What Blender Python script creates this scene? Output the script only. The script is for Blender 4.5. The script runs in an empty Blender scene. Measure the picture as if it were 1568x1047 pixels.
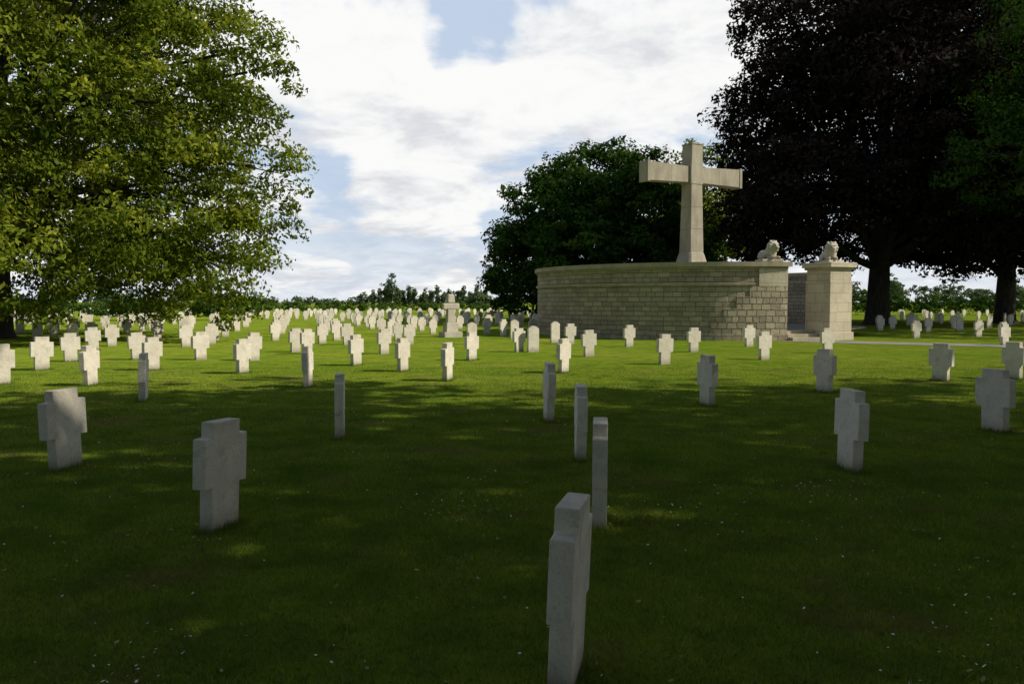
import bpy, math, random
import numpy as np
from mathutils import Vector
random.seed(5)
scn = bpy.context.scene
scn.view_settings.view_transform = 'Standard'
scn.view_settings.look = 'None'
scn.view_settings.exposure = 0
D2R = math.radians

# ---------------------------------------------------------------- helpers
def link(o, parent=None):
    scn.collection.objects.link(o)
    if parent is not None: o.parent = parent
    return o
def empty(name, loc=(0, 0, 0)):
    e = bpy.data.objects.new(name, None); e.location = loc; e.empty_display_size = .3
    return link(e)
def mesh_obj(name, verts, faces, mat=None, parent=None, smooth=False, uvs=None):
    me = bpy.data.meshes.new(name)
    me.from_pydata([tuple(v) for v in verts], [], faces)
    if uvs == 'auto':
        l = me.uv_layers.new(name='UVMap')
        for p in me.polygons:
            n = p.normal
            for li in p.loop_indices:
                c = me.vertices[me.loops[li].vertex_index].co
                if abs(n.z) > .7: l.data[li].uv = (c.x, c.y)
                else:
                    h = Vector((-n.y, n.x)).normalized()
                    l.data[li].uv = (c.x*h.x + c.y*h.y + 3.3, c.z)
    elif uvs is not None:
        l = me.uv_layers.new(name='UVMap')
        k = 0
        for p in me.polygons:
            for li in p.loop_indices:
                l.data[li].uv = uvs[k]; k += 1
    if mat: me.materials.append(mat)
    if smooth: me.polygons.foreach_set('use_smooth', [True]*len(me.polygons))
    me.update()
    return link(bpy.data.objects.new(name, me), parent)
def bevel(o, w, seg=2):
    m = o.modifiers.new('bevel', 'BEVEL'); m.width = w; m.segments = seg; m.limit_method = 'ANGLE'; m.angle_limit = D2R(40)

class NT:
    def __init__(s, tree): s.t = tree; s.n = tree.nodes; s.l = tree.links
    def new(s, typ, **kw):
        n = s.n.new(typ)
        for k, v in kw.items(): setattr(n, k, v)
        return n
    def set(s, sock, v):
        if isinstance(v, bpy.types.NodeSocket): s.l.new(v, sock)
        else: sock.default_value = v
    def math(s, op, a, b=None, c=None, clamp=False):
        n = s.new('ShaderNodeMath', operation=op); n.use_clamp = clamp
        s.set(n.inputs[0], a)
        if b is not None: s.set(n.inputs[1], b)
        if c is not None: s.set(n.inputs[2], c)
        return n.outputs[0]
    def noise(s, vec, scale, detail=4, rough=.55, dist=0):
        n = s.new('ShaderNodeTexNoise')
        if vec is not None: s.l.new(vec, n.inputs['Vector'])
        n.inputs['Scale'].default_value = scale; n.inputs['Detail'].default_value = detail
        n.inputs['Roughness'].default_value = rough; n.inputs['Distortion'].default_value = dist
        return n.outputs['Fac']
    def ramp(s, fac, stops):
        n = s.new('ShaderNodeValToRGB'); s.l.new(fac, n.inputs[0])
        cr = n.color_ramp
        while len(cr.elements) < len(stops): cr.elements.new(.5)
        for e, (p, c) in zip(cr.elements, stops):
            e.position = p; e.color = tuple(c)+(1,) if len(c) == 3 else c
        return n.outputs[0]
    def mix(s, f, a, b, typ='MIX'):
        n = s.new('ShaderNodeMixRGB', blend_type=typ)
        for i, v in enumerate((f, a, b)):
            if isinstance(v, tuple) and len(v) == 3: v = v+(1,)
            s.set(n.inputs[i], v)
        return n.outputs[0]
    def mapr(s, v, a, b, c=0, d=1, smooth=True):
        n = s.new('ShaderNodeMapRange'); n.interpolation_type = 'SMOOTHSTEP' if smooth else 'LINEAR'
        s.set(n.inputs[0], v)
        for i, x in enumerate((a, b, c, d)): n.inputs[i+1].default_value = x
        return n.outputs[0]
def new_mat(name):
    m = bpy.data.materials.new(name); m.use_nodes = True
    nt = NT(m.node_tree); m.node_tree.nodes.clear()
    out = nt.new('ShaderNodeOutputMaterial')
    return m, nt, out
def principled(nt, out, col, rough=.85, bump=None, bstr=.3, bdist=.01):
    p = nt.new('ShaderNodeBsdfPrincipled')
    nt.set(p.inputs['Base Color'], col if not (isinstance(col, tuple) and len(col) == 3) else col+(1,))
    nt.set(p.inputs['Roughness'], rough); p.inputs['Specular IOR Level'].default_value = .2
    if bump is not None:
        b = nt.new('ShaderNodeBump'); b.inputs['Strength'].default_value = bstr; b.inputs['Distance'].default_value = bdist
        nt.l.new(bump, b.inputs['Height']); nt.l.new(b.outputs[0], p.inputs['Normal'])
    nt.l.new(p.outputs[0], out.inputs[0])
    return p

# ---------------------------------------------------------------- materials
def grass_ground():
    m, nt, out = new_mat('lawn')
    g = nt.new('ShaderNodeNewGeometry').outputs['Position']
    n1 = nt.noise(g, .22, 4); n2 = nt.noise(g, 1.7, 5, .6); n3 = nt.noise(g, 28, 4, .7); n4 = nt.noise(g, 160, 3, .7)
    n5 = nt.noise(g, .75, 5, .65)
    c = nt.ramp(n1, [(.35, (.165, .25, .018)), (.65, (.26, .305, .03))])
    c = nt.mix(nt.math('MULTIPLY', nt.mapr(n2, .38, .68), .65), c, (.095, .165, .015))
    c = nt.mix(nt.math('MULTIPLY', nt.mapr(n5, .54, .72), .55), c, (.22, .175, .065))
    c = nt.mix(nt.math('MULTIPLY', nt.mapr(n3, .56, .72), .35), c, (.24, .22, .06))
    c = nt.mix(nt.math('MULTIPLY', nt.mapr(n4, .35, .6, 1, 0), .42), c, (.045, .07, .01))
    h = nt.math('ADD', nt.math('MULTIPLY', n3, .5), n4)
    d = nt.new('ShaderNodeBsdfDiffuse'); d.inputs['Roughness'].default_value = .6; nt.l.new(c, d.inputs[0])
    b = nt.new('ShaderNodeBump'); b.inputs['Strength'].default_value = .6; b.inputs['Distance'].default_value = .03
    nt.l.new(h, b.inputs['Height']); nt.l.new(b.outputs[0], d.inputs['Normal']); nt.l.new(d.outputs[0], out.inputs[0])
    return m
def blade_mat():
    m, nt, out = new_mat('grass_blades')
    a = nt.new('ShaderNodeAttribute', attribute_name='tint').outputs['Fac']
    g = nt.new('ShaderNodeNewGeometry').outputs['Position']
    c = nt.ramp(a, [(0, (.07, .12, .014)), (.6, (.16, .235, .026)), (.93, (.26, .30, .045)), (1, (.34, .28, .12))])
    c = nt.mix(nt.math('MULTIPLY', nt.mapr(nt.noise(g, 1.7, 5, .6), .38, .68), .7), c, (.075, .135, .015))
    c = nt.mix(nt.math('MULTIPLY', nt.mapr(nt.noise(g, .75, 5, .65), .52, .70), .7), c, (.19, .145, .06))
    d = nt.new('ShaderNodeBsdfDiffuse'); nt.l.new(c, d.inputs[0])
    t = nt.new('ShaderNodeBsdfTranslucent'); nt.l.new(c, t.inputs[0])
    mx = nt.new('ShaderNodeMixShader'); mx.inputs[0].default_value = .3
    nt.l.new(d.outputs[0], mx.inputs[1]); nt.l.new(t.outputs[0], mx.inputs[2]); nt.l.new(mx.outputs[0], out.inputs[0])
    return m
def leaf_mat(name, dark, mid, light, trans=.4):
    m, nt, out = new_mat(name)
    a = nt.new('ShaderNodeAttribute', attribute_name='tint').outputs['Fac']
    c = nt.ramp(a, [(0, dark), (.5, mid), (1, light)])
    d = nt.new('ShaderNodeBsdfDiffuse'); nt.l.new(c, d.inputs[0])
    t = nt.new('ShaderNodeBsdfTranslucent'); nt.l.new(nt.mix(1.0, c, (1.3, 1.25, .6), 'MULTIPLY'), t.inputs[0])
    mx = nt.new('ShaderNodeMixShader'); mx.inputs[0].default_value = trans
    nt.l.new(d.outputs[0], mx.inputs[1]); nt.l.new(t.outputs[0], mx.inputs[2])
    nt.l.new(mx.outputs[0], out.inputs[0])
    return m
def grave_mat():
    m, nt, out = new_mat('grave_stone')
    tc = nt.new('ShaderNodeTexCoord').outputs['Object']
    oi = nt.new('ShaderNodeObjectInfo').outputs['Random']
    v = nt.new('ShaderNodeVectorMath', operation='ADD'); nt.l.new(tc, v.inputs[0])
    cx = nt.new('ShaderNodeCombineXYZ'); nt.set(cx.inputs[0], nt.math('MULTIPLY', oi, 37)); nt.set(cx.inputs[1], nt.math('MULTIPLY', oi, 91))
    nt.l.new(cx.outputs[0], v.inputs[1]); p = v.outputs[0]
    n1 = nt.noise(p, 3.5, 5, .65); n2 = nt.noise(p, 60, 4, .75); n3 = nt.noise(p, 8, 7, .72)
    c = nt.ramp(n1, [(.3, (.60, .54, .43)), (.7, (.76, .70, .58))])
    c = nt.mix(nt.math('MULTIPLY', nt.mapr(n3, .5, .68), .45), c, (.34, .30, .21))
    c = nt.mix(nt.math('MULTIPLY', nt.mapr(n2, .55, .68), .5), c, (.22, .2, .16))
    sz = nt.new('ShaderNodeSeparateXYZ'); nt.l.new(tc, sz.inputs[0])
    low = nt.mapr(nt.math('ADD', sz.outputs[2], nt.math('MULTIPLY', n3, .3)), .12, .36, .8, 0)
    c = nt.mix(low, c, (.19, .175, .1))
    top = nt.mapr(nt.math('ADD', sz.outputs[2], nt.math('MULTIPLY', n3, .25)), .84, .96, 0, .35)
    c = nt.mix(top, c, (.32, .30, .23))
    c = nt.mix(nt.math('MULTIPLY', oi, .35), c, (.42, .39, .31))
    principled(nt, out, c, .9, nt.math('ADD', n2, nt.math('MULTIPLY', n3, 1.4)), .9, .016)
    return m
def ashlar_mat(name, bw, bh, c1, c2, mortar, bump=.6, msize=.012):
    m, nt, out = new_mat(name)
    uv = nt.new('ShaderNodeTexCoord').outputs['UV']
    g = nt.new('ShaderNodeNewGeometry').outputs['Position']
    wob = nt.new('ShaderNodeVectorMath', operation='SCALE'); wn = nt.new('ShaderNodeTexNoise'); wn.inputs['Scale'].default_value = 2.3
    nt.l.new(g, wn.inputs['Vector']); nt.l.new(wn.outputs['Color'], wob.inputs[0]); wob.inputs['Scale'].default_value = .05
    ad = nt.new('ShaderNodeVectorMath', operation='ADD'); nt.l.new(uv, ad.inputs[0]); nt.l.new(wob.outputs[0], ad.inputs[1])
    b = nt.new('ShaderNodeTexBrick'); nt.l.new(ad.outputs[0], b.inputs['Vector'])
    b.inputs['Scale'].default_value = 1; b.inputs['Brick Width'].default_value = bw; b.inputs['Row Height'].default_value = bh
    b.inputs['Mortar Size'].default_value = msize; b.inputs['Mortar Smooth'].default_value = .4; b.inputs['Bias'].default_value = 0
    b.inputs['Color1'].default_value = c1+(1,); b.inputs['Color2'].default_value = c2+(1,); b.inputs['Mortar'].default_value = mortar+(1,)
    b.squash = .7; b.squash_frequency = 3; b.offset_frequency = 2
    n1 = nt.noise(g, 1.1, 5, .65); n2 = nt.noise(g, 16, 5, .7); n3 = nt.noise(g, 5, 5, .7)
    c = nt.mix(nt.math('MULTIPLY', nt.mapr(n1, .42, .7), .4), b.outputs['Color'], tuple(v*.6 for v in c2))
    c = nt.mix(nt.math('MULTIPLY', nt.mapr(n2, .5, .75), .4), c, tuple(v*.5 for v in c2))
    c = nt.mix(nt.math('MULTIPLY', nt.mapr(n3, .55, .7), .4), c, tuple(v*1.12 for v in c1))
    h = nt.math('ADD', nt.math('MULTIPLY', b.outputs['Fac'], -1.2), nt.math('ADD', nt.math('MULTIPLY', n2, .9), nt.math('MULTIPLY', n3, .9)))
    principled(nt, out, c, .92, h, bump, .045)
    return m
def plain_stone(name, ca, cb, st, sc=2.0):
    m, nt, out = new_mat(name)
    g = nt.new('ShaderNodeNewGeometry').outputs['Position']
    mp = nt.new('ShaderNodeMapping'); mp.inputs['Scale'].default_value = (1, 1, .35); nt.l.new(g, mp.inputs[0])
    n1 = nt.noise(mp.outputs[0], sc, 6, .65); n2 = nt.noise(g, 24, 5, .7)
    c = nt.ramp(n1, [(.35, ca), (.65, cb)])
    c = nt.mix(nt.math('MULTIPLY', nt.mapr(n2, .5, .72), .4), c, st)
    principled(nt, out, c, .9, n2, .4, .02)
    return m
def bark_mat():
    m, nt, out = new_mat('bark')
    g = nt.new('ShaderNodeNewGeometry').outputs['Position']
    mp = nt.new('ShaderNodeMapping'); mp.inputs['Scale'].default_value = (1, 1, .2); nt.l.new(g, mp.inputs[0])
    n1 = nt.noise(mp.outputs[0], 7, 6, .7)
    c = nt.ramp(n1, [(.35, (.025, .021, .016)), (.7, (.08, .07, .055))])
    principled(nt, out, c, .95, n1, .8, .06)
    return m
def gravel_mat():
    m, nt, out = new_mat('gravel')
    g = nt.new('ShaderNodeNewGeometry').outputs['Position']
    n1 = nt.noise(g, 45, 4, .8); n2 = nt.noise(g, 1.2, 4)
    c = nt.ramp(n1, [(.35, (.17, .155, .13)), (.65, (.30, .28, .24))])
    c = nt.mix(nt.math('MULTIPLY', nt.mapr(n2, .45, .7), .5), c, (.14, .14, .08))
    principled(nt, out, c, .95, n1, .5, .02)
    return m
M_GRASS = grass_ground(); M_BLADE = blade_mat(); M_GRAVE = grave_mat(); M_BARK = bark_mat(); M_GRAVEL = gravel_mat()
M_ASH = ashlar_mat('ashlar_wall', .56, .215, (.47, .395, .27), (.31, .258, .175), (.14, .118, .08), .95)
M_ROUGH = ashlar_mat('rock_faced_wall', .42, .27, (.52, .445, .315), (.31, .262, .185), (.13, .11, .078), 1.0, .02)
M_PIER = ashlar_mat('pier_ashlar', .95, .42, (.58, .505, .375), (.47, .41, .30), (.23, .2, .145), .4, .009)
M_COPE = plain_stone('coping_stone', (.31, .265, .18), (.44, .38, .27), (.14, .12, .08))
M_CROSS = plain_stone('cross_stone', (.27, .237, .175), (.44, .39, .295), (.12, .105, .075), 1.6)
M_WHITE = plain_stone('white_stone', (.38, .34, .27), (.53, .48, .385), (.22, .195, .145), 3)

# ---------------------------------------------------------------- ground
S = 2500
mesh_obj('ground', [(-S, -S, 0), (S, -S, 0), (S, S, 0), (-S, S, 0)], [(0, 1, 2, 3)], M_GRASS)

def fast_mesh(name, V, k, tint=None, mat=None):
    nf = V.shape[0]
    me = bpy.data.meshes.new(name)
    me.vertices.add(nf*k); me.vertices.foreach_set('co', V.reshape(-1).astype(np.float32))
    me.loops.add(nf*k); me.loops.foreach_set('vertex_index', np.arange(nf*k, dtype=np.int32))
    me.polygons.add(nf); me.polygons.foreach_set('loop_start', np.arange(0, nf*k, k, dtype=np.int32))
    try: me.polygons.foreach_set('loop_total', np.full(nf, k, dtype=np.int32))
    except Exception: pass
    if tint is not None:
        a = me.attributes.new('tint', 'FLOAT', 'FACE'); a.data.foreach_set('value', np.clip(tint, 0, 1).astype(np.float32))
    if mat: me.materials.append(mat)
    me.update(calc_edges=True)
    return me
def blades(p, h, w, lean_s, r):
    n = len(p)
    a = r.uniform(0, 2*math.pi, n); lean = r.normal(0, lean_s, (n, 2))
    V = np.zeros((n, 3, 3))
    t = np.stack([np.cos(a), np.sin(a), np.zeros(n)], 1)*w[:, None]
    V[:, 0] = p-t; V[:, 1] = p+t; V[:, 2] = p; V[:, 2, :2] += lean; V[:, 2, 2] = h
    V[:, :2, 2] = -.002
    return V
def blade_tile(name, size, n, seed):
    r = np.random.default_rng(seed)
    p = np.zeros((n, 3)); p[:, :2] = r.uniform(-size/2, size/2, (n, 2))
    h = r.uniform(.012, .036, n)*r.choice([1, 1, 1, 1.5], n); w = r.uniform(.0018, .0035, n)
    return fast_mesh(name, blades(p, h, w, .02, r), 3, r.uniform(0, 1, n), M_BLADE)
dens = [24000, 14000, 7000, 3000, 1200]
tiles = [[blade_tile('grass_tile', 2, n, 1+k), blade_tile('grass_tile', 2, n, 20+k)] for k, n in enumerate(dens)]
lawn = empty('lawn_grass')
i = 0
for ty in range(0, 11):
    y = 1.5 + ty*2
    lv = 0 if ty < 4 else min(4, 1+(ty-4)//2)
    for tx in range(-9, 10):
        x = tx*2
        if abs(x) > (y+2)*.66+1.6: continue
        o = bpy.data.objects.new('grass_patch_%d' % i, tiles[lv][i % 2]); o.location = (x, y, 0)
        o.rotation_euler = (0, 0, random.choice([0, 1, 2, 3])*math.pi/2); link(o, lawn); i += 1

# ---------------------------------------------------------------- trees
def tube(path, radii, sides=10):
    V = []; F = []
    n = len(path)
    for i, (p, r) in enumerate(zip(path, radii)):
        p = Vector(p)
        d = (Vector(path[min(i+1, n-1)])-Vector(path[max(i-1, 0)])).normalized()
        u = d.cross(Vector((0, 1, .13))).normalized(); w = d.cross(u)
        for k in range(sides):
            a = 2*math.pi*k/sides
            V.append(p+(u*math.cos(a)+w*math.sin(a))*r*(1+.08*math.sin(3*a+i)))
    for i in range(n-1):
        for k in range(sides):
            k2 = (k+1) % sides
            F.append((i*sides+k, i*sides+k2, (i+1)*sides+k2, (i+1)*sides+k))
    return V, F
def wood(base, lobes, r0, fork, parent, seed):
    rr = random.Random(seed); V = []; F = []
    def add(path, rad, s=10):
        v, f = tube(path, rad, s); o = len(V); V.extend(v); F.extend([tuple(i+o for i in q) for q in f])
    bx, by = base
    top = max(l[2] for l in lobes)
    path = [(bx, by, -.1), (bx, by, .35), (bx+.05, by, 1.2), (bx+.1, by-.1, fork), (bx+.3, by+.2, fork+(top-fork)*.5), (bx, by, top)]
    add(path, [r0*1.55, r0*1.15, r0, r0*.85, r0*.5, r0*.15], 14)
    for l in lobes:
        z0 = rr.uniform(fork*.75, fork+(top-fork)*.35)
        s = Vector((bx, by, z0)); e = Vector(l[:3]); d = e-s
        mid = s+d*.45+Vector((rr.uniform(-.6, .6), rr.uniform(-.6, .6), d.length*.08))
        br = r0*.38
        add([s, s+d*.2+Vector((0, 0, .2)), mid, e], [br, br*.8, br*.55, br*.2], 7)
        for _ in range(3):
            q = e+Vector((rr.uniform(-1, 1)*l[3], rr.uniform(-1, 1)*l[4], rr.uniform(-.8, .8)*l[5]))*.75
            add([mid, (mid+q)/2+Vector((0, 0, .4)), q], [br*.35, br*.22, br*.06], 5)
    mesh_obj('trunk', V, F, M_BARK, parent, True)
def crown(parent, lobes, n_cl, per, leaf, cr, mat, seed, droop=0., flat=.55, shell=.6, tint_mid=.5, aspect=.5, fill=.25):
    r = np.random.default_rng(seed)
    L = np.array([l[:6] for l in lobes], float)
    w = (L[:, 3]*L[:, 4]+L[:, 3]*L[:, 5]+L[:, 4]*L[:, 5]); w /= w.sum()
    N = int(n_cl*1.9)
    idx = r.choice(len(L), N, p=w)
    d = r.normal(size=(N, 3)); d /= np.linalg.norm(d, axis=1)[:, None]
    f = r.uniform(shell**2, 1.0, N)**.5
    wob = 1+.10*np.sin(d[:, 0]*7+idx)+.08*np.sin(d[:, 2]*9+idx*2)+r.normal(0, .05, N)
    c = L[idx, :3]+d*L[idx, 3:6]*(f*wob)[:, None]
    keep = np.ones(N, bool)
    for j in range(len(L)):
        q = np.linalg.norm((c-L[j, :3])/L[j, 3:6], axis=1)
        keep &= ~((q < shell*.85) & (idx != j) & (r.uniform(size=N) < 1-fill))
    keep &= c[:, 2] > .5
    c = c[keep][:n_cl]; d = d[keep][:n_cl]; n = len(c)
    ct = np.clip(r.normal(tint_mid, .2, n), 0, 1)
    csz = cr*r.uniform(.55, 1.35, n)
    ci = np.repeat(np.arange(n), per); T = len(ci)
    off = r.normal(size=(T, 3)); off *= (r.uniform(.35, 1, T)**.6/np.linalg.norm(off, axis=1))[:, None]*.95
    no = off.copy()
    off[:, 2] *= flat
    hr = np.linalg.norm(off[:, :2], axis=1)
    off[:, 2] -= droop*hr**1.5
    P = c[ci]+off*csz[ci][:, None]
    nn = r.normal(size=(T, 3))*.5+d[ci]*.35+no*.6+np.array([0, 0, .35]); nn /= np.linalg.norm(nn, axis=1)[:, None]
    t = np.cross(nn, r.normal(size=(T, 3))); t[:, 2] -= droop*.8; t /= np.linalg.norm(t, axis=1)[:, None]
    b = np.cross(nn, t)
    s = (leaf*r.uniform(.6, 1.3, T))[:, None]
    V = np.stack([P-t*s*.5, P+b*s*aspect*.5, P+t*s*.5, P-b*s*aspect*.5], 1)
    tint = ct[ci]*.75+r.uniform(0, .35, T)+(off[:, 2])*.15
    V[:, :, 2] = np.maximum(V[:, :, 2], .08)
    me = fast_mesh('crown', V, 4, tint, mat)
    return link(bpy.data.objects.new('crown', me), parent)

M_LGREEN = leaf_mat('linden_leaves', (.024, .046, .006), (.105, .145, .015), (.33, .35, .042), .38)
M_DGREEN = leaf_mat('maple_leaves', (.014, .034, .008), (.030, .066, .012), (.07, .12, .02), .2)
M_COPPER = leaf_mat('beech_leaves', (.008, .007, .0055), (.019, .014, .012), (.044, .034, .030), .1)
M_FAR = leaf_mat('far_leaves', (.05, .08, .04), (.08, .115, .055), (.12, .16, .07), .25)
M_HEDGE = leaf_mat('hedge_leaves', (.03, .06, .012), (.06, .11, .02), (.10, .155, .028), .25)

def tree(name, base, lobes, r0, fork, n_cl, per, leaf, cr, mat, seed, **kw):
    e = empty(name, (0, 0, 0))
    wood(base, lobes, r0, fork, e, seed)
    crown(e, lobes, n_cl, per, leaf, cr, mat, seed, **kw)
    return e
def ring_lobes(cx, cy, z, R, n, r, rz, ph=0, jit=.6, seed=1):
    rr = random.Random(seed); out = []
    for k in range(n):
        a = ph+2*math.pi*k/n
        s = rr.uniform(.85, 1.12)
        out.append((cx+R*math.cos(a)+rr.uniform(-jit, jit), cy+R*math.sin(a)+rr.uniform(-jit, jit), z+rr.uniform(-jit, jit), r*s, r*s, rz*s))
    return out
# left tree
lob = ring_lobes(-23, 36, 7, 7.8, 9, 3.9, 3.6, .3, .9, 2)+ring_lobes(-23, 36, 12.5, 7.9, 9, 3.9, 3.4, .0, .9, 3)+ring_lobes(-23, 36, 17.5, 5.6, 7, 4.0, 3.6, .4, .8, 4)+[(-23, 36, 21, 4.5, 4.5, 4), (-14.6, 35.5, 15.2, 3.2, 3.2, 2.8)]
lob += [(-12.0, 33.5, 3.0, 1.6, 1.8, 2.5), (-14.8, 34.5, 3.4, 1.9, 1.8, 2.0), (-11.3, 35.0, 7.6, 2.4, 2.4, 3.6), (-11.0, 33.6, 11.2, 2.1, 2.2, 2.8), (-20.5, 27.5, 4.9, 3.2, 3, 2.8), (-15.0, 30.5, 5.2, 2.4, 2.4, 2.4),
        (-17.5, 28.5, 9.5, 3.0, 2.6, 2.6), (-13.4, 30.5, 9.2, 2.2, 2.2, 2.6), (-18.3, 30, 3.2, 2.6, 2.4, 2.0), (-23.5, 30, 3.2, 3, 2.6, 2.3), (-19.5, 42.5, 3.3, 3, 2.4, 2.4), (-26, 42, 3.4, 3.4, 2.4, 2.6), (-17.2, 25.2, 4.2, 2.2, 2.0, 1.7)]
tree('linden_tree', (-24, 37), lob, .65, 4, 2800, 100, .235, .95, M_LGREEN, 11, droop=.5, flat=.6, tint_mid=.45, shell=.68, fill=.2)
# green tree behind the memorial
lob = ring_lobes(8, 72, 5.2, 6.8, 9, 3.8, 3.9, .2, .5, 5)+ring_lobes(8, 72, 9.7, 5.0, 7, 3.8, 3.4, .6, .5, 6)+[(7, 72, 12, 4.6, 4.6, 3.9), (10.5, 71, 12.5, 3.2, 3.2, 2.8), (0.2, 70, 3.6, 2.4, 2.4, 2.6)]
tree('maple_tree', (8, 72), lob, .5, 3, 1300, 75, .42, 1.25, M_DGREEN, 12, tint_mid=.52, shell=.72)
lob = ring_lobes(22, 92, 10, 3.5, 5, 3.6, 4, .2, .5, 7)+[(22, 92, 15.5, 4, 4, 4.5), (22, 92, 5.5, 4, 4, 4)]
tree('lime_tree', (22, 92), lob, .4, 4, 330, 60, .5, 1.2, M_LGREEN, 13)
# copper beeches
lob = ring_lobes(27.5, 58, 8.5, 8.6, 9, 4.8, 4.1, .2, .8, 8)+ring_lobes(27.5, 58, 15, 8.0, 8, 4.7, 4.1, .5, .8, 9)+ring_lobes(27.5, 58, 21, 5.5, 6, 4.6, 4.2, 0, .8, 10)+[(27.5, 58, 25, 5, 5, 4), (18.2, 57, 6.2, 2.8, 2.8, 3.0), (31, 52, 5.6, 3.2, 3, 2.2)]
tree('copper_beech_tree', (26.6, 58), lob, .8, 4.2, 2200, 80, .38, 1.4, M_COPPER, 14, shell=.6)
lob = ring_lobes(41, 62, 8.3, 7.5, 8, 4.8, 4.6, .2, .8, 18)+ring_lobes(41, 62, 15, 7.0, 7, 4.8, 4.2, .5, .8, 19)+[(41, 62, 21, 7, 7, 5)]
tree('copper_beech_tree', (38.3, 62), lob, .7, 4.2, 1200, 70, .45, 1.4, M_COPPER, 15, shell=.6)
lob = ring_lobes(33.5, 43, 10, 6.0, 7, 3.7, 3.0, .3, .6, 21)+ring_lobes(33.5, 43, 15.5, 5.0, 6, 3.7, 3.2, .3, .6, 22)
tree('linden_tree', (35, 43), lob, .5, 5, 700, 85, .27, 1.1, M_DGREEN, 16, droop=.4, tint_mid=.5)
# trees beside and behind the photographer, shading the foreground
def park_tree(x, y, seed, R=5., h=8.5, n=470, bx=0):
    lob = ring_lobes(x, y, h+1, R, 7, 3.6, 2.7, seed, .6, seed)+ring_lobes(x, y, h+6, R*.8, 6, 3.5, 3.2, seed+.5, .6, seed+1)+[(x, y, h+10, 4.2, 4.2, 3.2)]
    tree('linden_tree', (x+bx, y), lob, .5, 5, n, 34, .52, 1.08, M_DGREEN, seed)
park_tree(7, 7.0, 31, h=11, n=330, bx=2.5); park_tree(16, 5.0, 33, n=320, bx=1); park_tree(25.5, 6.2, 35, n=320); park_tree(8, -4, 37, n=480); park_tree(18, -5, 39, n=470); park_tree(-2, -7, 40, h=6, n=450); park_tree(-13, -6, 41, h=6, n=400)

# distant vegetation
def mass(name, lobes, n_cl, per, leaf, cr, mat, seed, flat=.6):
    e = empty(name); crown(e, lobes, n_cl, per, leaf, cr, mat, seed, shell=.2, tint_mid=.5, flat=flat, fill=1); return e
rr = random.Random(9)
lob = []
x = -280
while x < 330:
    hh = rr.uniform(1.6, 3.2); wd = rr.uniform(3, 7)
    if x < -55: hh = rr.uniform(1.0, 2.2)
    if x > 60: hh = rr.uniform(3, 5.5)
    lob.append((x, 300+rr.uniform(-12, 12), hh, wd, 3, hh)); x += wd*rr.uniform(.8, 1.3)
mass('distant_treeline', lob, 3000, 24, 1.0, 1.3, M_FAR, 41)
lob = []
x = -50
while x < -8:
    hh = rr.uniform(3.0, 4.1)*(1 if rr.random() < .8 else .7); lob.append((x, 285+rr.uniform(-3, 3), hh, .75, .75, hh)); x += rr.uniform(1.5, 2.6)
mass('poplar_row', lob, 420, 26, .8, .75, M_FAR, 46, 1.3)
lob = []
x = -105
while x < -3:
    hh = rr.uniform(.7, 1.15); lob.append((x, 118+rr.uniform(-3, 3), hh*.8, 2.2, 1.5, hh)); x += 2.2
mass('hedge', lob, 800, 36, .32, .6, M_HEDGE, 42)
lob = []
x = 24
while x < 90:
    hh = rr.uniform(1.2, 1.8); lob.append((x, 100+rr.uniform(-2, 2), hh*.8, 2.2, 1.5, hh)); x += 1.9
mass('hedge', lob, 800, 36, .34, .65, M_DGREEN, 43)
lob = [(-21.5, 140, 4.2, 1.2, 1.2, 1.5), (-21, 140, 5.7, .6, .6, .9), (-22.6, 140, 2.8, .9, .9, 1.1), (-20.2, 140, 3, .9, .9, 1.2)]
tree('birch_tree', (-21.3, 140), lob, .12, 1.6, 60, 30, .4, .6, M_FAR, 44)
for k, (x, y, h) in enumerate([(-6.2, 150, 3.4), (58, 150, 6), (80, 170, 7), (100, 160, 6), (-66, 170, 5), (-84, 165, 5)]):
    lob = [(x, y, h*.6, h*.4, h*.4, h*.45), (x+h*.3, y, h*.45, h*.3, h*.3, h*.35), (x-h*.25, y, h*.5, h*.25, h*.25, h*.35)]
    tree('field_tree', (x, y), lob, .25, 1.5, 90, 36, .5, .8, M_FAR, 50+k)
lob = []
x = -62
while x < -24:
    hh = rr.uniform(.8, 1.7); lob.append((x, 72+rr.uniform(-3, 3), hh*.7, 1.9, 1.5, hh)); x += 3.1
mass('shrub_border', lob, 380, 46, .26, .6, M_DGREEN, 45)

# ---------------------------------------------------------------- memorial enclosure
CX, CY, R = 10.3, 43.5, 8.9
mem = empty('memorial_enclosure')
def arc(name, r_out, r_in, a0, a1, z0, z1, mat, n=90):
    V = []; F = []; UV = []
    for i in range(n+1):
        a = D2R(a0+(a1-a0)*i/n); c, s = math.cos(a), math.sin(a)
        V += [(CX+r_out*c, CY+r_out*s, z0), (CX+r_out*c, CY+r_out*s, z1), (CX+r_in*c, CY+r_in*s, z1), (CX+r_in*c, CY+r_in*s, z0)]
    def q(ids, uv): F.append(ids); UV.extend(uv)
    for i in range(n):
        u0 = R*D2R(a0+(a1-a0)*i/n); u1 = R*D2R(a0+(a1-a0)*(i+1)/n); b = i*4; d = b+4
        q((b, d, d+1, b+1), [(u0, z0), (u1, z0), (u1, z1), (u0, z1)])
        q((b+1, d+1, d+2, b+2), [(u0, 0), (u1, 0), (u1, .5), (u0, .5)])
        q((b+2, d+2, d+3, b+3), [(u0, z1), (u1, z1), (u1, z0), (u0, z0)])
    q((0, 1, 2, 3), [(0, z0), (0, z1), (.5, z1), (.5, z0)])
    b = n*4
    q((b+3, b+2, b+1, b), [(.5, z0), (.5, z1), (0, z1), (0, z0)])
    return mesh_obj(name, V, F, mat, mem, uvs=UV)
A0, A1 = -340, -79.0
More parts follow.
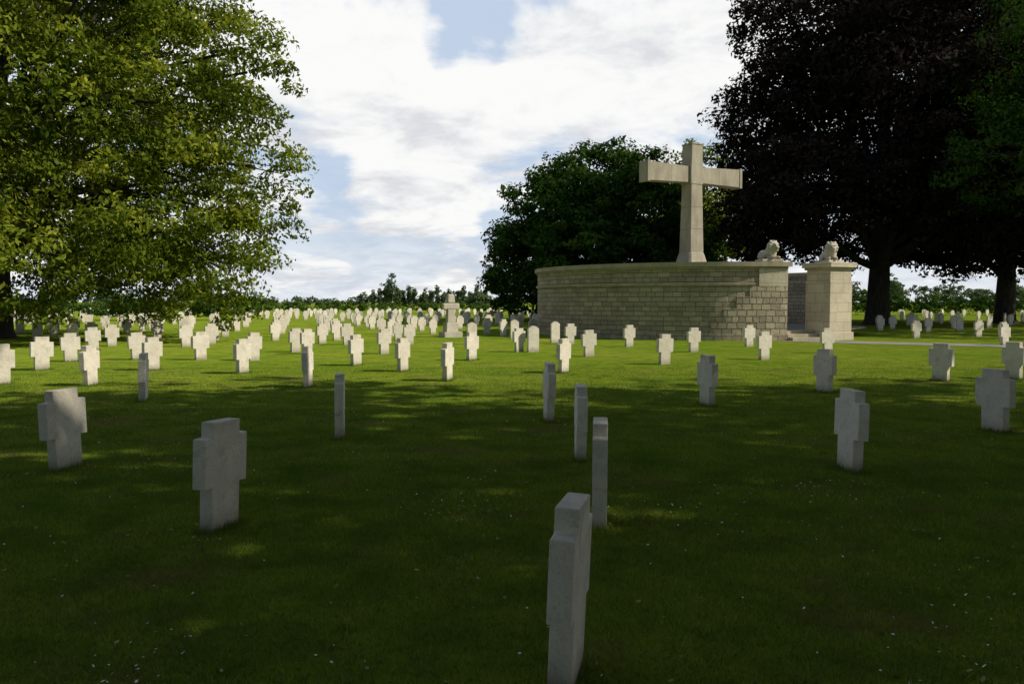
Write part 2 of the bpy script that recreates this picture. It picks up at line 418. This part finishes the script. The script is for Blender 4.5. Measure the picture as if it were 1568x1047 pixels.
arc('wall', R, R-.6, A0, A1, -.1, 3.13, M_ASH)
arc('plinth_course', R+.08, R+.001, A0, A1, -.1, .30, M_ASH)
arc('string_course', R+.07, R+.001, A0, -88.6, 2.42, 2.53, M_COPE)
arc('coping_lower', R+.06, R-.66, A0, A1, 3.13, 3.22, M_COPE)
arc('coping', R+.15, R-.75, A0, A1+.9, 3.22, 3.42, M_COPE)
for k, (a, z0, z1) in enumerate([(-100.5, .3, .84), (-97, .843, 1.38), (-93.5, 1.383, 1.92), (-90, 1.923, 2.36)]):
    arc('rock_faced_course_%d' % (k+1), R+.035, R+.001, a, A1-.02, z0, z1, M_ROUGH, 20)
arc('panel', R+.045, R+.001, -87.4, A1-.02, 2.363, 3.12, M_PIER, 12)
def box(name, cx, cy, z0, z1, sx, sy, rot, mat, parent, bev=.02, taper=1.):
    c, s = math.cos(rot), math.sin(rot); V = []
    for z, k in ((z0, 1.), (z1, taper)):
        for x, y in ((-1, -1), (1, -1), (1, 1), (-1, 1)):
            x *= sx/2*k; y *= sy/2*k
            V.append((cx+x*c-y*s, cy+x*s+y*c, z))
    F = [(3, 2, 1, 0), (4, 5, 6, 7), (0, 1, 5, 4), (1, 2, 6, 5), (2, 3, 7, 6), (3, 0, 4, 7)]
    o = mesh_obj(name, V, F, mat, parent, uvs='auto')
    if bev: bevel(o, bev)
    return o
p0 = Vector((14.55, 36.1)); p1 = Vector((18.75, 46.4)); mid = (p0+p1)/2; dd = p1-p0
box('return_wall', mid.x, mid.y, -.1, 3.10, dd.length, .55, math.atan2(dd.y, dd.x), M_ASH, mem, 0)
box('return_coping', mid.x, mid.y, 3.10, 3.36, dd.length, .8, math.atan2(dd.y, dd.x), M_COPE, mem)
def pxy(ang, off=-.25):
    a = D2R(ang); return CX+(R+off)*math.cos(a), CY+(R+off)*math.sin(a), a+math.pi/2
x, y, rot = pxy(-63.2); sz = 1.38; PB = (x, y, rot)
box('pier', x, y, -.1, 2.62, sz, sz, rot, M_PIER, mem)
box('pier_upper', x, y, 2.62, 3.10, sz-.06, sz-.06, rot, M_PIER, mem)
box('pier_plinth', x, y, -.1, .35, sz+.14, sz+.14, rot, M_PIER, mem)
box('pier_neck', x, y, 3.10, 3.20, sz+.10, sz+.10, rot, M_COPE, mem)
box('pier_cap', x, y, 3.20, 3.42, sz+.26, sz+.26, rot, M_PIER, mem)
box('lion_base', x, y, 3.42, 3.54, .95, .8, rot, M_PIER, mem)
PA = pxy(-83.6, -.35)
box('lion_base', PA[0], PA[1], 3.42, 3.54, .95, .8, PA[2], M_PIER, mem)
V = [(CX, CY, .40)]+[(CX+(R-.61)*math.cos(2*math.pi*k/64), CY+(R-.61)*math.sin(2*math.pi*k/64), .40) for k in range(64)]
mesh_obj('paving', V, [(0, 1+k, 1+(k+1) % 64) for k in range(64)], M_GRAVEL, mem)
am = D2R(-73.6)
for k, (z, off) in enumerate(((.14, .55), (.28, .2), (.405, -.15))):
    rad = R-.25+off-.5
    box('step_%d' % (k+1), CX+rad*math.cos(am), CY+rad*math.sin(am), -.1 if k == 0 else z-.14, z, 1.62, 1.1+.01*k, am+math.pi/2, M_COPE, mem, .012)

def lion(x, y, rot, z):
    import bmesh
    bm = bmesh.new()
    parts = [((0, .12, .22), (.30, .36, .24)), ((0, .30, .20), (.34, .24, .24)), ((0, -.10, .32), (.29, .24, .32)),
             ((0, -.20, .58), (.28, .23, .26)), ((0, -.36, .60), (.16, .14, .16)), ((0, -.50, .52), (.10, .09, .08)),
             ((-.08, -.47, .66), (.05, .05, .03)), ((.08, -.47, .66), (.05, .05, .03)), ((0, -.40, .42), (.13, .12, .12)),
             ((-.17, -.28, .07), (.09, .26, .08)), ((.17, -.28, .07), (.09, .26, .08)), ((-.28, .22, .12), (.11, .22, .13)), ((.28, .22, .12), (.11, .22, .13)),
             ((-.17, -.24, .80), (.06, .04, .07)), ((.17, -.24, .80), (.06, .04, .07)), ((.3, .4, .07), (.07, .2, .06))]
    for k in range(11):
        a = math.pi*2*k/11; parts.append(((.25*math.cos(a), -.25, .57+.23*math.sin(a)), (.075, .10, .075)))
    for c, s in parts:
        r = bmesh.ops.create_icosphere(bm, subdivisions=3, radius=1)
        for v in r['verts']: v.co = Vector((v.co.x*s[0]+c[0], v.co.y*s[1]+c[1], v.co.z*s[2]+c[2]))
    me = bpy.data.meshes.new('stone_lion_statue'); bm.to_mesh(me); bm.free(); me.materials.append(M_WHITE)
    o = link(bpy.data.objects.new('stone_lion_statue', me)); o.location = (x, y, z); o.rotation_euler = (0, 0, rot); o.scale = (.95, .95, .95)
    m = o.modifiers.new('rm', 'REMESH'); m.mode = 'VOXEL'; m.voxel_size = .02; m.use_smooth_shade = True
    s = o.modifiers.new('sm', 'SMOOTH'); s.iterations = 1
lion(PA[0], PA[1], PA[2]+.35, 3.54); lion(PB[0], PB[1], PB[2]-.5, 3.54)

# Cross of Sacrifice
cs = empty('stone_memorial_cross')
X0, Y0 = 8.65, 38.6; ra = math.atan2(.46, .89)
def bm_fix(o):
    import bmesh
    b = bmesh.new(); b.from_mesh(o.data); bmesh.ops.recalc_face_normals(b, faces=b.faces); b.to_mesh(o.data); b.free()
def octo(name, z0, z1, w0, w1, cut, mat=M_CROSS):
    V = []
    for z, w in ((z0, w0), (z1, w1)):
        h = w/2; k = h*cut
        for x, y in ((-h+k, -h), (h-k, -h), (h, -h+k), (h, h-k), (h-k, h), (-h+k, h), (-h, h-k), (-h, -h+k)):
            V.append((X0+x*math.cos(ra)-y*math.sin(ra), Y0+x*math.sin(ra)+y*math.cos(ra), z))
    F = [tuple(range(8, 16)), tuple(reversed(range(8)))]+[(i, (i+1) % 8, 8+(i+1) % 8, 8+i) for i in range(8)]
    o = mesh_obj(name, V, F, mat, cs); bevel(o, .015); return o
octo('base_step_1', .40, .75, 4.2, 4.2, .4); octo('base_step_2', .75, 1.1, 3.4, 3.4, .4)
octo('pedestal', 1.1, 3.35, 2.0, 1.9, .4); octo('pedestal_cap', 3.35, 3.55, 1.6, 1.5, .4)
octo('foot', 3.55, 3.95, 1.16, .96, .2); octo('foot_collar', 3.95, 4.08, .96, .86, .2)
octo('shaft_lower', 4.08, 5.15, .84, .795, .1); octo('shaft_middle', 5.158, 6.2, .795, .75, .1); octo('shaft_upper', 6.208, 7.28, .75, .70, .1)
octo('hub', 7.28, 8.20, .74, .74, .05); octo('head', 8.20, 9.15, .72, .70, .1); octo('head_cap', 9.15, 9.22, .75, .75, .1)
def arm(sgn, tag):
    xs = [.372, 1.45, 1.451, 1.459, 1.46, 2.72, 2.722, 2.87]; hs = [.37, .40, .39, .39, .40, .43, .475, .475]; ys = [.27, .29, .28, .28, .29, .31, .335, .335]
    V = []; zc = 7.74
    for x, h, t in zip(xs, hs, ys):
        for y, z in ((-t, -h), (t, -h), (t, h), (-t, h)):
            lx = x*sgn
            V.append((X0+lx*math.cos(ra)-y*math.sin(ra), Y0+lx*math.sin(ra)+y*math.cos(ra), zc+z))
    m = len(xs)
    F = [(0, 3, 2, 1), (4*m-4, 4*m-3, 4*m-2, 4*m-1)]
    for j in range(m-1):
        for k in range(4): F.append((j*4+k, j*4+(k+1) % 4, j*4+4+(k+1) % 4, j*4+4+k))
    bm_fix(mesh_obj('arm_'+tag, V, F, M_CROSS, cs))
arm(-1, 'left'); arm(1, 'right')

# gravel path
pts = [(12.3, 34.9), (13.3, 33.8), (15.0, 32.6), (18, 31.0), (22, 28.4), (28, 25), (36, 21)]
V = []; F = []
for i, p in enumerate(pts):
    a = Vector(pts[max(i-1, 0)]); b = Vector(pts[min(i+1, len(pts)-1)]); n = (b-a).normalized(); n = Vector((-n.y, n.x))
    V += [(p[0]+n.x*1.0, p[1]+n.y*1.0, .012), (p[0]-n.x*1.0, p[1]-n.y*1.0, .012)]
for i in range(len(pts)-1): F.append((i*2, i*2+1, i*2+3, i*2+2))
mesh_obj('gravel_path', V, F, M_GRAVEL)

# ---------------------------------------------------------------- graves
def cross_mesh(name, H=.80, W=.50, P=.33, T=.11, a0=.33, a1=.70, seed=0):
    r = random.Random(seed); j = lambda s=.006: r.uniform(-s, s)
    pw = P/2; w = W/2; tp = pw*.96
    pts = [(-pw*.98, -.12), (pw*.98, -.12), (pw, a0), (w, a0+j()), (w+j(), a1), (tp, a1), (tp, H), (-tp, H+j()), (-tp, a1), (-w, a1+j()), (-w, a0), (-pw, a0)]
    n = len(pts)
    V = [(x, -T/2, z) for x, z in pts]+[(x, T/2, z) for x, z in pts]
    F = [(0, 1, 2, 11), (11, 2, 5, 8), (2, 3, 4, 5), (8, 9, 10, 11), (8, 5, 6, 7)]
    F += [tuple(n+i for i in reversed(f)) for f in F]
    for i in range(n): F.append((i, n+i, n+(i+1) % n, (i+1) % n))
    o = mesh_obj(name, V, F, M_GRAVE); bm_fix(o); bevel(o, .007, 2)
    dg = bpy.context.evaluated_depsgraph_get(); me = bpy.data.meshes.new_from_object(o.evaluated_get(dg)); me.name = name
    bpy.data.objects.remove(o); return me
def round_mesh(name, H=.82, W=.40, T=.09):
    pts = [(-W/2, -.1), (W/2, -.1), (W/2, H-.08)]
    for k in range(1, 12):
        t = k/12; x = W/2-W*t; pts.append((x, H-.08+.10*math.sin(math.pi*t)))
    pts.append((-W/2, H-.08)); n = len(pts)
    V = [(x, -T/2, z) for x, z in pts]+[(x, T/2, z) for x, z in pts]
    F = [tuple(range(n)), tuple(reversed(range(n, 2*n)))]+[(i, n+i, n+(i+1) % n, (i+1) % n) for i in range(n)]
    o = mesh_obj(name, V, F, M_GRAVE); bm_fix(o); bevel(o, .008, 2)
    dg = bpy.context.evaluated_depsgraph_get(); me = bpy.data.meshes.new_from_object(o.evaluated_get(dg)); me.name = name
    bpy.data.objects.remove(o); return me
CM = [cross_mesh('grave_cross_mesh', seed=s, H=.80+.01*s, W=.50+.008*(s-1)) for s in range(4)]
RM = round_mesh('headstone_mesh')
placed = []
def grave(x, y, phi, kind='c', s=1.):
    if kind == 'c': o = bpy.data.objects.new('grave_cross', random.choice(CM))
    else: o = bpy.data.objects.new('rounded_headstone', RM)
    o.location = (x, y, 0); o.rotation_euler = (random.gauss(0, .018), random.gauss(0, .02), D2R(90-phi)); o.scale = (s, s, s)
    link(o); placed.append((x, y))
near = [(.243, 3.53, 14), (.67, 6.03, 6.5), (-2.21, 5.94, 16), (-4.56, 8.07, 15), (-2.16, 9.92, -10), (.74, 8.57, 1), (.52, 11.3, -6),
 (3.42, 8.0, -4), (3.2, 13, -14), (6.35, 10.4, -18), (5.87, 14.9, -20), (9.18, 17, -34), (11, 17.4, -22), (-6.33, 13.6, -18), (-8.55, 16.1, 6),
 (-4.06, 15.8, 0), (-1.39, 17.1, 17), (1.23, 19, 35), (-2.67, 19.4, 27), (-6.4, 18.85, 22), (-4.16, 21.2, 30), (-1.17, 23, 40), (-11.7, 19.75, 42),
 (-10.5, 16.3, 30), (-12.5, 22.5, 45), (-8.94, 19.75, 30), (-10.98, 23.3, 44), (-14.55, 27.65, 48), (-15.35, 30.5, 46), (-9.13, 23.3, 40), (-12.3, 30, 46),
 (-7.48, 23, 35), (-7.33, 26.9, 45), (-6.67, 25.9, 40), (-4.17, 25.9, 45), (-7.73, 32.4, 48), (.24, 26.9, 50), (2.33, 31.9, 60), (2.39, 24.7, 62),
 (4.41, 30, 60), (4.14, 21.6, 60), (6.14, 26.9, 65), (7.39, 23.3, 62), (8.94, 30, 65), (10.4, 26.2, 70), (18.8, 37, 75), (23, 44, 75), (22.5, 38.4, 75),
 (19.2, 31, 70), (23.6, 49.4, 75), (13.5, 20.5, -60), (21.3, 34.5, 70)]
for g in near: grave(*g)
for x, y in [(.71, 26.9), (1.78, 32.9), (-1.6, 31.6), (.1, 36)]: grave(x, y, 60, 'r', 1.05)
y = 31.5; k = 0
while y < 112:
    x = -y*.66-2+(k % 2)*1.3
    xmax = y*.04 if y < 60 else y*.03
    while x < xmax:
        px = x+random.gauss(0, .12); py = y+random.gauss(0, .2)
        if random.random() < .80 and all((px-a)**2+(py-b)**2 > 2.2 for a, b in placed[:60]) and (px+2.95)**2+(py-38.2)**2 > 3:
            grave(px, py, 52+random.gauss(0, 7), 'c' if random.random() < .88 else 'r', random.uniform(.95, 1.06))
        x += 2.7
    y += 3.5 if y < 60 else 5; k += 1
y = 46
while y < 92:
    x = y*.46
    while x < y*.68:
        if random.random() < .75: grave(x+random.gauss(0, .15), y+random.gauss(0, .2), 70+random.gauss(0, 8), 'c' if random.random() < .6 else 'r')
        x += 2.4
    y += 5

# longer unmown grass around the feet of the nearer crosses, and a few coarse tufts in the lawn
r = np.random.default_rng(12)
allV = []
for (gx, gy, gp) in near[:28]:
    th = D2R(90-gp); n = 420
    u = r.uniform(-.24, .24, n); v = (.058+np.abs(r.normal(0, .03, n)))*r.choice([-1, 1], n)
    e = r.uniform(size=n) < .25
    u2 = np.where(e, (.17+np.abs(r.normal(0, .03, n)))*r.choice([-1, 1], n), u); v2 = np.where(e, r.uniform(-.08, .08, n), v)
    p = np.stack([gx+u2*math.cos(th)-v2*math.sin(th), gy+u2*math.sin(th)+v2*math.cos(th), np.zeros(n)], 1)
    allV.append(blades(p, r.uniform(.03, .085, n), r.uniform(.002, .004, n), .025, r))
for _ in range(260):
    gy = 2.4+16*r.uniform()**1.2; gx = r.uniform(-1, 1)*(gy*.66+.4); n = 60; s = r.uniform(.03, .12)
    p = np.stack([gx+r.normal(0, s, n), gy+r.normal(0, s, n), np.zeros(n)], 1)
    allV.append(blades(p, r.uniform(.03, .06, n), r.uniform(.002, .0045, n), .03, r))
V = np.concatenate(allV)
link(bpy.data.objects.new('grass_tufts', fast_mesh('grass_tufts', V, 3, r.uniform(.2, 1, len(V)), M_BLADE)))

mc = empty('stone_cross_monument')
mx, my, mr = -2.95, 38.2, D2R(30)
box('base', mx, my, -.1, .25, .95, .7, mr, M_WHITE, mc); box('die', mx, my, .25, .70, .62, .46, mr, M_WHITE, mc, .02, .88)
box('shaft', mx, my, .70, 1.32, .40, .28, mr, M_WHITE, mc, .02, .92); box('arms', mx, my, 1.32, 1.62, .86, .28, mr, M_WHITE, mc, .05); box('head', mx, my, 1.62, 2.05, .40, .28, mr, M_WHITE, mc, .06, .85)

def litter(name, n, size, cols, seed, y0, y1, clump=0):
    r = np.random.default_rng(seed)
    y = y0+(y1-y0)*r.uniform(0, 1, n)**1.2; x = r.uniform(-1, 1, n)*(y*.66+.5)
    if clump:
        k = r.integers(0, clump, n); m = r.uniform(size=n) < .6
        cxs = x[:clump][k]; cys = y[:clump][k]
        x = np.where(m, cxs+r.normal(0, .3, n), x); y = np.where(m, cys+r.normal(0, .3, n), y)
    P = np.stack([x, y, r.uniform(.022, .036, n)], 1)
    a = r.uniform(0, 6.28, n); s = size*r.uniform(.5, 1.3, n)
    t = np.stack([np.cos(a), np.sin(a), r.normal(0, .25, n)], 1)*s[:, None]; b = np.stack([-np.sin(a), np.cos(a), r.normal(0, .3, n)], 1)*(s*.6)[:, None]
    V = np.stack([P-t, P+b, P+t, P-b], 1)
    m, nt, out = new_mat(name+'_mat')
    at = nt.new('ShaderNodeAttribute', attribute_name='tint').outputs['Fac']
    principled(nt, out, nt.ramp(at, [(0, cols[0]), (1, cols[1])]), .8)
    link(bpy.data.objects.new(name, fast_mesh(name, V, 4, r.uniform(0, 1, n), m)))
litter('fallen_leaves', 1100, .017, ((.12, .07, .03), (.30, .23, .11)), 5, 2.3, 20, 24)
litter('daisies', 1300, .009, ((.6, .6, .55), (.75, .75, .7)), 6, 2.3, 18, 22)

# ---------------------------------------------------------------- light, sky
SAZ, SEL = D2R(101), D2R(39)
sd = Vector((math.sin(SAZ)*math.cos(SEL), math.cos(SAZ)*math.cos(SEL), math.sin(SEL)))
sun = bpy.data.lights.new('sun', 'SUN'); sun.energy = 5.0; sun.angle = D2R(.53); sun.color = (1, .93, .79)
so = link(bpy.data.objects.new('sun', sun)); so.rotation_euler = sd.to_track_quat('Z', 'Y').to_euler()
w = bpy.data.worlds.new('World'); scn.world = w; w.use_nodes = True
nt = NT(w.node_tree); nt.n.clear()
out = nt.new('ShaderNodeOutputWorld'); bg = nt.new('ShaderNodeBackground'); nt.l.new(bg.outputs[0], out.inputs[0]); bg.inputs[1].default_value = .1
sky = nt.new('ShaderNodeTexSky', sky_type='NISHITA'); sky.sun_disc = False; sky.sun_elevation = SEL; sky.sun_rotation = SAZ
sky.air_density = 1.0; sky.dust_density = .8; sky.ozone_density = 1.5
dirv = nt.new('ShaderNodeTexCoord').outputs['Generated']
sp = nt.new('ShaderNodeSeparateXYZ'); nt.l.new(dirv, sp.inputs[0])
zc = nt.math('ADD', nt.math('MAXIMUM', sp.outputs[2], 0.0), .22)
cb = nt.new('ShaderNodeCombineXYZ'); nt.set(cb.inputs[0], nt.math('DIVIDE', sp.outputs[0], zc)); nt.set(cb.inputs[1], nt.math('DIVIDE', sp.outputs[1], zc)); cb.inputs[2].default_value = 2.7
n1 = nt.noise(cb.outputs[0], 2.3, 12, .58, .3)
n3 = nt.noise(cb.outputs[0], 4.2, 8, .6, .3)
n4 = nt.noise(cb.outputs[0], 1.3, 5, .5)
wn = nt.new('ShaderNodeTexNoise'); wn.inputs['Scale'].default_value = 9; wn.inputs['Detail'].default_value = 5; nt.l.new(dirv, wn.inputs['Vector'])
wv = nt.new('ShaderNodeVectorMath', operation='MULTIPLY_ADD'); nt.l.new(wn.outputs['Color'], wv.inputs[0]); wv.inputs[1].default_value = (.16, .16, .16)
off = nt.new('ShaderNodeVectorMath', operation='SUBTRACT'); nt.l.new(dirv, off.inputs[0]); off.inputs[1].default_value = (.08, .08, .08)
nt.l.new(off.outputs[0], wv.inputs[2])
nv = nt.new('ShaderNodeVectorMath', operation='NORMALIZE'); nt.l.new(wv.outputs[0], nv.inputs[0])
acc = n1
for (ax, az_, rad, amp) in [(-.22, .30, .14, .16), (-.12, .24, .10, .13), (.03, .28, .06, .14), (.2, .28, .12, .12), (-.12, .145, .055, .15), (-.13, .37, .05, -.22), (-.06, .335, .05, -.16), (.01, .36, .05, -.08), (-.20, .17, .06, -.14), (-.17, .09, .06, -.08), (.0, .19, .06, -.02)]:
    d0 = Vector((ax, 1, az_)).normalized()
    vm = nt.new('ShaderNodeVectorMath', operation='DOT_PRODUCT'); nt.l.new(nv.outputs[0], vm.inputs[0]); vm.inputs[1].default_value = d0
    acc = nt.math('ADD', acc, nt.mapr(vm.outputs['Value'], math.cos(rad*1.7), 1, 0, amp))
mask = nt.mapr(acc, .38, .60)
haze = nt.mapr(sp.outputs[2], 0, .14, .65, .15)
mask = nt.math('MAXIMUM', mask, haze)
shade = nt.mapr(nt.math('ADD', nt.math('MULTIPLY', n3, .55), nt.math('MULTIPLY', n4, .45)), .43, .60)
cc = nt.mix(shade, (9.7, 9.7, 9.6), (6.9, 7.1, 7.5))
# unseen sky overhead and behind the camera loses cloud and veil, dimming foreground shade
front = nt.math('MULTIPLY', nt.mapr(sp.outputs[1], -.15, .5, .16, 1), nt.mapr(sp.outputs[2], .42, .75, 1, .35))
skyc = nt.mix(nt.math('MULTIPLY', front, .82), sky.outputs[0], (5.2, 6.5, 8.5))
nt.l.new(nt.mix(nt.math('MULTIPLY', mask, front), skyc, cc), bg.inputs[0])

# ---------------------------------------------------------------- camera
cam = bpy.data.cameras.new('camera'); cam.sensor_width = 36; cam.lens = 28.0; cam.clip_end = 6000; cam.clip_start = .05
co = link(bpy.data.objects.new('camera', cam)); co.location = (0, 0, 1.7); co.rotation_euler = (D2R(90-2.9), 0, 0)
scn.camera = co
